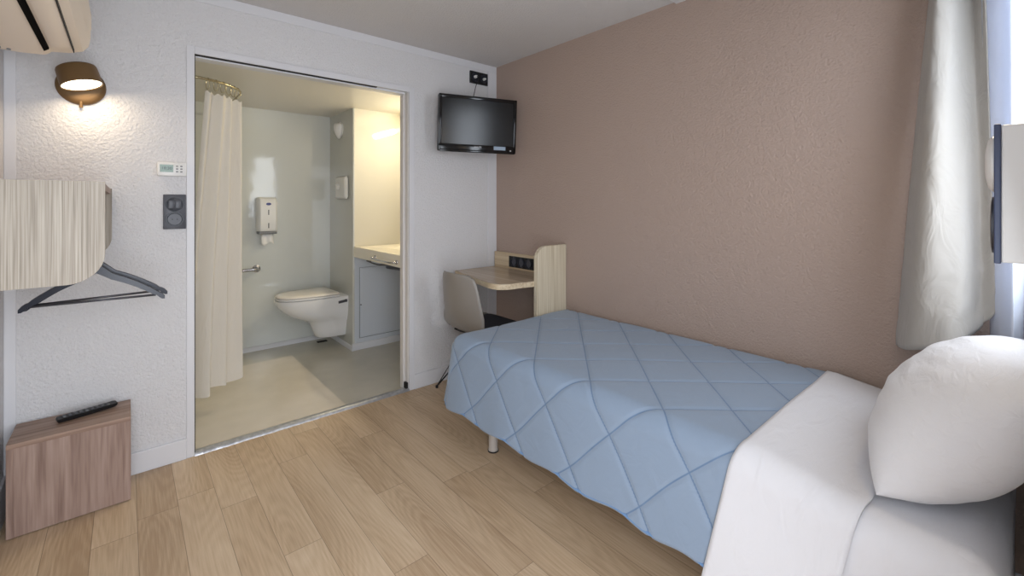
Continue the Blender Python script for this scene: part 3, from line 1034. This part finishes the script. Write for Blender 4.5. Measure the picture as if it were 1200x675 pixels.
obj('clip', bm, M['plastic_grey'], ac, 40)
bm = bmesh.new()
prism(bm, [(-.108, 1.925), (-.100, 1.95), (-.100, 2.0), (-.112, 2.065), (-.140, 2.11), (-.150, 2.105), (-.13, 2.05), (-.112, 2.0)], 'y', YA0 + .015, YA1 - .10)
fp = obj('front_panel', bm, M['ac'], ac, 35)

# ------------------------------------------------------------------ hanging wardrobe shelf
wd = thing('wall_wardrobe', (XL, 2.3, 1.035), 'pale striped wood wall wardrobe shelf with a rounded lower corner, holding black hangers', 'shelf')
def cheek(y0, y1):
    pts = [(XL, 1.038), (XL, 1.346), (-.048, 1.346), (-.048, 1.125)]
    for k in range(1, 9):
        a = pi / 2 * k / 8
        pts.append((-.048 - .085 * (1 - cos(a)), 1.125 - .087 * sin(a)))
    bm = bmesh.new(); prism(bm, pts, 'y', y0, y1)
    return obj('side_panel', bm, M['zebra_v'], wd, 35)
cheek(1.85, 1.872); cheek(2.732, 2.752)
obj('top_shelf', nb(XL, -.052, 1.872, 2.732, 1.322, 1.344), M['walnut'], wd)
obj('back_rail', nb(XL + .0, XL + .018, 1.872, 2.732, 1.20, 1.322), M['zebra_v'], wd)
bm = bmesh.new(); tube(bm, [(-.115, 1.872, 1.155), (-.115, 2.732, 1.155)], .010, 14)
obj('hanging_rail', bm, M['hanger_bar'], wd, True)

def make_hanger(label, name='clothes_hanger'):
    # local: hook at origin, hanger in local x-z plane
    t = thing(name, (0, 0, 0), label, 'hanger', 'black hangers under the wall wardrobe')
    bm = bmesh.new()
    zc = -.155
    half = .215
    L = []
    m = 24
    for s in (-1, 1):
        loops = []
        for i in range(m + 1):
            q = i / m
            x = s * half * q
            # shoulder curve
            z = zc - .005 - .125 * (q ** 1.05) - .012 * sin(q * pi) * -1
            z += .022 * max(0, 1 - q / .22)
            hgt = .018 - .003 * q + (.010 * max(0, 1 - q / .25))
            th = .0065
            y = .010 * q * q
            if q > .965: hgt *= .55
            if .86 < q < .90: hgt *= .72
            loops.append([(x, y - th, z - hgt * .9), (x, y + th, z - hgt * .9), (x, y + th * .9, z + hgt * .55), (x, y, z + hgt * .72), (x, y - th * .9, z + hgt * .55)])
        loft(bm, loops)
    o1 = obj('shoulder', bm, M['hanger'], t, 50)
    bm = bmesh.new(); tube(bm, [(-.185, .006, zc - .118), (.185, .006, zc - .118)], .0046, 10)
    obj('trouser_bar', bm, M['hanger_bar'], t, True)
    bm = bmesh.new()
    pts = [(0, 0, zc + .02), (0, 0, zc + .055)]
    for k in range(9):
        a = -pi / 2 + (pi * 1.25) * k / 8
        pts.append((.018 * cos(a), 0, -.0 + -.03 + .018 * sin(a) + .03 - .0))
    pts = [(0, 0, zc + .02), (0, 0, -.06), (0.004, 0, -.03)] + [(.0135 * cos(a), 0, .0 + .0135 * sin(a) - .0005) for a in [-.9 + (pi + .9) * k / 9 for k in range(10)]]
    tube(bm, pts, .0022, 8)
    obj('hook', bm, M['chrome'], t, True)
    return t
h1 = make_hanger('front black hanger with a visible trouser bar, under the rounded shelf corner')
h1.location = (-.088, 2.43, 1.163); h1.rotation_euler = (0, radians(0), radians(-3))
h2_ = copy_tree(h1)
h2_['label'] = 'rear black hanger mostly hidden behind the front one, only its right shoulder showing above'
h2_.location = (-.083, 2.462, 1.169); h2_.rotation_euler = (0, radians(-1.3), radians(0))
for h in (h1, h2_): del h['group']

# ------------------------------------------------------------------ bedside cube and remote
nt_ = thing('bedside_cube', (-.16, 2.67, 0), 'brown walnut cube stool standing on the floor against the white wall', 'bedside table')
X0, X1, Y0, Y1, ZT = -.343, .017, 2.525, 2.745, .362
obj('top_board', nb(X0, X1, Y0, Y1, ZT - .019, ZT, bev=.001), M['walnut_top'], nt_)
obj('side_board', nb(X0, X0 + .019, Y0, Y1, .004, ZT - .019, bev=.001), M['walnut'], nt_)
obj('side_board', nb(X1 - .004, X1, Y0 + .0, Y1, .004, ZT - .019, bev=.0005), M['walnut'], nt_)
obj('front_board', nb(X0 + .019, X1 - .004, Y0 + .002, Y0 + .02, .004, ZT - .019), M['walnut'], nt_)
obj('back_board', nb(X0 + .019, X1 - .004, Y1 - .016, Y1, .004, ZT - .019), M['walnut'], nt_)
obj('plinth', nb(X0 + .015, X1 - .012, Y0 + .012, Y1 - .01, .0, .006), M['black_matt'], nt_)

ra = atan2(2.700 - 2.640, -.036 + .215)
rm = thing('remote_control', (-.125, 2.672, ZT), 'black television remote lying on top of the walnut cube', 'remote control', None, radians(13))
RM = Matrix.Translation((-.125, 2.672, ZT)) @ Matrix.Rotation(radians(13), 4, 'Z')
bm = bmesh.new()
loops = []
for (x, hw, z0, z1) in ((-.096, .014, .008, .015), (-.092, .021, .003, .018), (-.06, .022, .0005, .0195), (0, .022, .002, .020), (.05, .022, .004, .021), (.088, .022, .006, .022), (.096, .018, .010, .021)):
    loops.append([(x, -hw, z1), (x, hw, z1), (x, hw * .98, z1 - .003), (x, hw * .7, z0), (x, -hw * .7, z0), (x, -hw * .98, z1 - .003)])
loft(bm, loops); bm.transform(RM)
obj('remote_body', bm, M['black_matt'], rm, 30)
for i in range(9):
    for j in range(3):
        bm = nb(-.078 + i * .0175, -.069 + i * .0175, -.0155 + j * .0115, -.0085 + j * .0115, .019, .0228, bev=.001)
        bm.transform(RM)
        obj('button', bm, M['slate' if (i + j) % 4 else 'plastic_grey'], rm)

# ------------------------------------------------------------------ curtain at the front right corner
ct = thing('window_curtain', (2.1, .12, .72), 'heavy grey beige curtain bunched in the corner behind the pillow', 'curtain')
P = []
nu, nv = 70, 60
for j in range(nv + 1):
    v = j / nv                               # 0 top, 1 bottom
    z = 2.27 - v * 1.525
    row = []
    for i in range(nu + 1):
        t = i / nu
        # plan curve from the taupe wall to the window jamb, flaring out below
        vv = v ** .8
        ctop = ((2.212, .200), (2.150, .188), (2.085, .172), (2.120, .150), (2.185, .128), (2.190, .112), (2.120, .100), (2.085, .093))
        cbot = ((2.205, .318), (2.120, .300), (2.020, .262), (1.975, .205), (1.990, .145), (2.060, .105), (2.080, .078), (2.070, .058))
        q = t * 7; k = min(6, int(q)); fr = q - k
        def cp(m):
            m = max(0, min(7, m)); return [ctop[m][c] * (1 - vv) + cbot[m][c] * vv for c in (0, 1)]
        p0, p1, p2, p3 = cp(k - 1), cp(k), cp(k + 1), cp(k + 2)
        x, y = [.5 * (2 * p1[c] + (p2[c] - p0[c]) * fr + (2 * p0[c] - 5 * p1[c] + 4 * p2[c] - p3[c]) * fr ** 2 + (3 * p1[c] - p0[c] - 3 * p2[c] + p3[c]) * fr ** 3) for c in (0, 1)]
        x += .004 * sin(t * 21 + v * 5)
        x = min(x, 2.215)
        cr = .010 * max(0, v - .72) / .28 * noise.noise(Vector((t * 7, v * 16, 2)))
        zz = z + .20 * v ** 6 * (t ** 1.4) + .010 * noise.noise(Vector((t * 4, 0, 8))) * v
        row.append((x + cr, y + cr, zz))
    P.append(row)
bm = bmesh.new(); grid(bm, P)
o = obj('curtain_cloth', bm, M['curtain'], ct, True)
md = o.modifiers.new('thickness', 'SOLIDIFY'); md.thickness = .004
bm = bmesh.new(); tube(bm, [(1.2, .03, 2.285), (2.215, .03, 2.285)], .011, 14)
cr_ = root_of(obj('curtain_rod', bm, M['chrome'], None, True), (1.7, .03, 2.285))
tag(cr_, 'metal curtain rod above the window', 'curtain rod')
ln = thing('curtain_lining', (2.06, .03, .70), 'thin bright white lining hanging beside the grey curtain at the window', 'curtain')
P = []
for j in range(41):
    v = j / 40; z = 2.27 - 1.62 * v
    row = []
    for i in range(31):
        t = i / 30
        ya_ = .100 - .030 * v
        if t < .5:
            q = t / .5; x = 2.10 - .10 * q; y = ya_ + (.030 - .006 * v - ya_) * q
        else:
            q = (t - .5) / .5; x = 2.00 + .09 * q; y = .030 - .006 * v - (.030 - .012 * v) * q
        x += .003 * sin(t * 19 + v * 2)
        row.append((x, y, z))
    P.append(row)
bm = bmesh.new(); grid(bm, P)
o = obj('lining_cloth', bm, M['lining'], ln, True)
md = o.modifiers.new('thickness', 'SOLIDIFY'); md.thickness = .0015

# switch box by the entrance door
sb = thing('switch_box', (.84, YF, 1.20), 'white surface box with navy front plate at the right edge before the curtain', 'switch')
obj('box', nb(.80, .885, YF, .0195, 1.208, 1.3745, bev=.002), M['plastic_white'], sb)
obj('plate', nb(.7985, .887, .0195, .0255, 1.2065, 1.376, bev=.0012), M['navy'], sb)
MYp = Matrix.Rotation(-pi / 2, 3, 'X')     # local z -> +y
bm = bmesh.new(); lathe(bm, [(.036, 0), (.036, .002), (.031, .006), (.018, .0085), (0, .009)], (.842, .0255, 1.330), MYp, 32)
obj('knob', bm, M['plastic_white'], sb, 40)
bm = bmesh.new(); lathe(bm, [(.036, 0), (.036, .0025), (.031, .0035), (0, .002)], (.842, .0255, 1.252), MYp, 32)
obj('socket', bm, M['slate_dark'], sb, 40)

# ------------------------------------------------------------------ shower rail and curtain
def rail_pt(s):
    """rounded rail path in plan; s is arc length from its left end"""
    x0, y0, r, xe = -.445, 3.095, .34, .575
    L1 = (xe - r) - x0
    if s < L1: return (x0 + s, y0)
    a = (s - L1) / r
    if a < pi / 2: return (xe - r + r * sin(a), y0 + r * (1 - cos(a)))
    return (xe, y0 + r + (s - L1 - r * pi / 2))
Ltot = (.575 - .34 + .445) + .34 * pi / 2 + (BYB - 3.435)
sr = thing('shower_rail', (.0, 3.1, 2.0), 'curved metal shower rail near the bathroom ceiling', 'rail')
bm = bmesh.new(); tube(bm, [(*rail_pt(Ltot * k / 70), 2.0) for k in range(71)], .008, 10)
obj('rail', bm, M['brass_rail'], sr, True)
sc_ = thing('shower_curtain', (.4, 3.2, .15), 'white shower curtain gathered at the left of the bathroom opening', 'curtain')
P = []
s0, s1 = .79, 1.07
nu, nv = 150, 50
for j in range(nv + 1):
    v = j / nv
    z = 1.925 - v * 1.78
    row = []
    for i in range(nu + 1):
        t = i / nu
        s = s0 + (s1 - s0) * t
        x, y = rail_pt(s)
        xa, ya = rail_pt(s + .01)
        tx, ty = xa - x, ya - y
        l = hypot(tx, ty); tx /= l; ty /= l
        nx, ny = ty, -tx                      # outwards
        amp = .014 + .026 * v
        f = amp * sin(t * 2 * pi * 3.5 + .6 * sin(v * 3)) + .010 * sin(t * 2 * pi * 2.3 + 1)
        # gather a little inwards at the bottom
        cx, cy = .33, 3.33
        k = .04 * v
        px = x + nx * f + (cx - x) * k - .13 * v * (1 - t)
        py = y + ny * f + (cy - y) * k
        row.append((px, py, z + .012 * v * sin(t * 14) + .03 * v * t + (.006 * sin(t * 2 * pi * 11) if j == 0 else 0)))
    P.append(row)
bm = bmesh.new(); grid(bm, P)
o = obj('curtain_cloth', bm, M['shower_cloth'], sc_, True)
for k in range(6):
    s = s0 + (s1 - s0) * (k + .4) / 6
    x, y = rail_pt(s)
    xa, ya = rail_pt(s + .01); tx, ty = (xa - x) * 100, (ya - y) * 100
    bm = bmesh.new()
    pts = [(x + ty * .018 * cos(a), y - tx * .018 * cos(a), 1.975 + .048 * sin(a) * .72) for a in [2 * pi * q / 16 for q in range(16)]]
    tube(bm, pts, .002, 6, closed=True)
    obj('curtain_ring', bm, M['brass_rail'], sc_, True)

# ------------------------------------------------------------------ toilet
TY = 4.10
tl = thing('toilet', (1.3, TY, .10), 'white wall-hung toilet with closed cream lid', 'toilet')
def dloop(xf, hw, z, xb=1.487, n=40, sq=2.3, hb=None):
    """D-shaped outline: rounded front at xf, straight back at xb"""
    pts = []
    L_ = min(hw * 1.55, (xb - xf) * .8)
    hb = hb or hw
    for k in range(n + 1):
        a = pi / 2 + pi * k / n
        cx, cy = cos(a), sin(a)
        ex = abs(cx) ** (2 / sq) * (1 if cx > 0 else -1); ey = abs(cy) ** (2 / sq) * (1 if cy > 0 else -1)
        pts.append((xf + L_ + L_ * ex, TY + hw * ey, z))
    for q in range(1, 5): pts.append((xf + L_ + (xb - xf - L_) * q / 5, TY - hw + (hw - hb) * q / 5, z))
    pts.append((xb, TY - hb, z)); pts.append((xb, TY + hb, z))
    for q in range(4, 0, -1): pts.append((xf + L_ + (xb - xf - L_) * q / 5, TY + hw - (hw - hb) * q / 5, z))
    return pts
bm = bmesh.new()
loft(bm, [dloop(1.27, .095, .100, hb=.10), dloop(1.255, .105, .110, hb=.11), dloop(1.235, .112, .17, hb=.125), dloop(1.205, .118, .235, hb=.14),
          dloop(1.17, .130, .262, hb=.155), dloop(1.10, .148, .290, hb=.165), dloop(1.04, .163, .325, hb=.172), dloop(.985, .174, .37, hb=.176), dloop(.955, .179, .41, hb=.178),
          dloop(.943, .181, .445, hb=.178), dloop(.943, .181, .460, hb=.178), dloop(.953, .172, .464, hb=.172)])
obj('bowl', bm, M['ceramic'], tl, 60)
bm = bmesh.new()
loft(bm, [dloop(.948, .176, .466, 1.41), dloop(.940, .183, .470, 1.41), dloop(.940, .183, .478, 1.41), dloop(.948, .176, .482, 1.41)])
obj('seat', bm, M['ceramic'], tl, 60)
bm = bmesh.new()
loft(bm, [dloop(.950, .174, .484, 1.405), dloop(.943, .181, .488, 1.41), dloop(.943, .181, .495, 1.41), dloop(.955, .170, .502, 1.40), dloop(1.0, .13, .506, 1.37)])
obj('lid', bm, M['seat_cream'], tl, 60)
bm = nb(1.405, 1.435, TY - .10, TY + .10, .463, .492, bev=.008)
obj('hinge', bm, M['ceramic'], tl, 40)
bm = bmesh.new(); tube(bm, [(1.40, TY - .176, .415), (1.475, TY - .176, .422)], .012, 10)
box(bm, 1.455, 1.475, TY - .186, TY - .165, .41, .435, .003)
obj('fixing_bolt', bm, M['hanger_bar'], tl, 40)

# floor drain
bm = nb(1.33, 1.415, 4.245, 4.285, -.001, .004, bev=.001)
dg_ = obj('drain_cover', bm, M['dark_gap']); root_of(dg_, (1.37, 4.265, 0))
tag(dg_, 'small dark drain slot in the bathroom floor below the toilet', 'drain')

# ------------------------------------------------------------------ basin counter
bs = thing('basin_counter', (1.8, 3.35, .815), 'cream resin basin counter with chrome towel rail beyond the bathroom opening', 'basin')
bx0, bx1, by0, by1 = 1.487, BXR - .002, 2.93, 3.817
bm = bmesh.new()
n = 36
outer = rrect(bx0, bx1, by0, by1, .02, 0, n=8)
cxb, cyb = 1.80, 3.36
def inner(rx, ry, z):
    return [(cxb + rx * cos(a), cyb + ry * sin(a), z) for a in [atan2(p[1] - cyb, p[0] - cxb) for p in outer]]
loops = [[(p[0], p[1], .815) for p in outer], [(p[0], p[1], .895) for p in outer], [(cxb + (p[0] - cxb) * .985, cyb + (p[1] - cyb) * .99, .903) for p in outer],
         [(cxb + (p[0] - cxb) * .93, cyb + (p[1] - cyb) * .95, .903) for p in outer],
         inner(.20, .27, .900), inner(.185, .25, .885), inner(.14, .19, .835), inner(.05, .06, .825)]
loft(bm, loops)
obj('counter', bm, M['basin'], bs, 45)
bm = bmesh.new()
lathe(bm, [(.024, 0), (.024, .01), (.017, .015), (.017, .06), (.014, .068), (0, .07)], (1.99, 3.36, .903), Matrix.Identity(3), 20)
tube(bm, [(1.99, 3.36, .955), (1.93, 3.36, .975), (1.87, 3.36, .955)], [.013, .012, .010], 12)
tube(bm, [(1.99, 3.36, .97), (2.01, 3.36, 1.01)], .005, 8)
obj('tap', bm, M['chrome'], bs, 40)
bm = bmesh.new()
tube(bm, catmull([(1.487, 3.36, .852), (1.455, 3.36, .852), (1.440, 3.32, .852), (1.440, 3.15, .850), (1.440, 3.05, .850), (1.455, 2.99, .850), (1.487, 2.99, .850)], 5), .007, 10)
lathe(bm, [(.016, 0), (.016, .006), (.008, .009)], (1.487, 3.36, .852), MX, 16)
lathe(bm, [(.016, 0), (.016, .006), (.008, .009)], (1.487, 2.99, .850), MX, 16)
obj('towel_rail', bm, M['chrome'], bs, True)
bm = bmesh.new()
tube(bm, catmull([(1.52, 3.60, .80), (1.53, 3.45, .785), (1.56, 3.3, .79), (1.6, 3.1, .785), (1.6, 2.98, .79)], 5), .006, 8)
tube(bm, [(1.80, 3.36, .825), (1.80, 3.36, .72), (1.80, 3.80, .70)], .018, 12)
tube(bm, [(1.54, 3.58, .79), (1.54, 3.58, .815)], .008, 8)
tube(bm, [(1.60, 3.0, .785), (1.60, 3.0, .815)], .008, 8)
obj('pipework', bm, M['hanger_bar'], bs, True)

# mirror and tube light over the basin
mi = root_of(obj('mirror', nb(BXR - .008, BXR - .0005, 2.98, 3.74, 1.05, 1.90, bev=.001), M['chrome']), (BXR, 3.36, 1.05))
tag(mi, 'frameless mirror on the wall over the basin, below the tube light', 'mirror')
tb = thing('tube_light', (BXR, 3.35, 1.99), 'warm glowing tube light on the bathroom wall over the basin', 'lamp')
obj('fitting', nb(BXR - .03, BXR - .0005, 3.02, 3.68, 1.985, 2.035, bev=.003), M['plastic_white'], tb)
bm = bmesh.new(); tube(bm, [(BXR - .045, 3.03, 2.01), (BXR - .045, 3.67, 2.01)], .017, 16)
obj('tube', bm, M['tube_glow'], tb, 40)
lo = area('tube_light_glow', (BXR - .075, 3.28, 1.995), (0, radians(55), 0), .05, .50, 8.5, (1.0, .90, .68))
m_ = lo.matrix_basis.copy(); lo.parent = tb
lo.location = Vector(lo.location) - Vector(tb.location)

# ------------------------------------------------------------------ paper dispenser, grab bar, wall fittings
pd = thing('paper_dispenser', (.93, BYB, 1.02), 'white paper towel dispenser with blue oval badge on the bathroom back wall', 'dispenser')
bm = bmesh.new()
loops = []
for (z, d, hw) in ((1.035, .092, .074), (1.06, .100, .078), (1.20, .100, .078), (1.28, .097, .078), (1.315, .085, .075), (1.330, .060, .068)):
    loops.append([(.931 - hw, BYB, z), (.931 - hw, BYB - d * .75, z), (.931 - hw * .78, BYB - d, z), (.931 + hw * .78, BYB - d, z), (.931 + hw, BYB - d * .75, z), (.931 + hw, BYB, z)])
loft(bm, loops)
b_ = obj('housing', bm, M['plastic_white'], pd, 25)
md = b_.modifiers.new('soft', 'BEVEL'); md.width = .006; md.segments = 2; md.limit_method = 'ANGLE'
obj('lower_tray', nb(.860, 1.002, BYB - .094, BYB - .0, 1.012, 1.036, bev=.005), M['plastic_grey'], pd, 40)
bm = bmesh.new(); lathe(bm, [(0, .0018), (.020, .0015), (.0205, 0)], (0, 0, 0), MYn, 28)
bm.transform(Matrix.Translation((.935, BYB - .0985, 1.272)) @ Matrix.Diagonal((1, 1, .55, 1)))
lg_ = obj('badge', bm, M['blue_logo'], pd, 40)
for zc in (1.20, 1.085):
    obj('sight_slot', nb(.931, .938, BYB - .1015, BYB - .099, zc - .022, zc + .022, bev=.001), M['black_matt'], pd)
bm = bmesh.new()
P = []
for i in range(13):
    x = .885 + .095 * i / 12
    P.append([(x, BYB - .05 - .006 * sin(i * .9) - .003 * k, 1.015 - k * .018 - (.012 * k / 4 * sin(i * .55)) ) for k in range(6)])
grid(bm, P)
o = obj('paper_towel', bm, M['paper'], pd, True); md = o.modifiers.new('t', 'SOLIDIFY'); md.thickness = .003

gb = thing('grab_bar', (.6, BYB, .70), 'chrome grab bar on the bathroom back wall beside the shower curtain', 'grab bar')
bm = bmesh.new(); tube(bm, catmull([(.858, BYB - .002, .71), (.858, BYB - .045, .71), (.84, BYB - .062, .71), (.80, BYB - .065, .71), (.5, BYB - .065, .705), (.15, BYB - .065, .70), (.12, BYB - .06, .70), (.11, BYB - .045, .70), (.11, BYB - .002, .70)], 5), .014, 14)
obj('bar', bm, M['chrome'], gb, True)
for x, z in ((.858, .71), (.11, .70)):
    bm = bmesh.new(); lathe(bm, [(.032, 0), (.032, .008), (.018, .014)], (x, BYB - .0005, z), MYn, 24)
    obj('flange', bm, M['chrome'], gb, 40)

vt = thing('wall_shell_holder', (1.487, 4.11, 1.87), 'upper white curved wall fitting on the duct beside the bathroom ceiling', 'wall fitting')
bm = bmesh.new(); lathe(bm, [(.068, 0), (.068, .006), (.06, .010), (0, .010)], (1.487, 4.11, 1.955), MX, 32)
obj('back_plate', bm, M['plastic_white'], vt, 40)
bm = bmesh.new()
P = []
for i in range(17):
    a = -pi / 2 + pi * i / 16
    row = []
    for k in range(9):
        q = k / 8
        z = 1.955 - .088 + .135 * q
        rr = (.020 + .040 * sin(q * pi * .62))
        row.append((1.479 - .052 * sin(q * pi * .55 + .3) * cos(a), 4.11 + rr * sin(a), z))
    P.append(row)
grid(bm, P)
o = obj('cover', bm, M['plastic_white'], vt, True); md = o.modifiers.new('t', 'SOLIDIFY'); md.thickness = .004
hd = thing('hair_dryer_holder', (1.487, 4.05, 1.31), 'lower white rounded wall box with a knob on the duct above the toilet', 'wall fitting')
bm = bmesh.new(); box(bm, 1.447, 1.487, 3.905, 4.150, 1.315, 1.520, .028, 5)
obj('housing', bm, M['plastic_white'], hd, 50)
bm = bmesh.new(); lathe(bm, [(.030, 0), (.028, .010), (.018, .018), (0, .020)], (1.449, 4.06, 1.43), MX, 24)
tube(bm, [(1.436, 4.06, 1.43), (1.428, 4.06, 1.45)], .010, 10)
obj('knob', bm, M['plastic_white'], hd, 50)
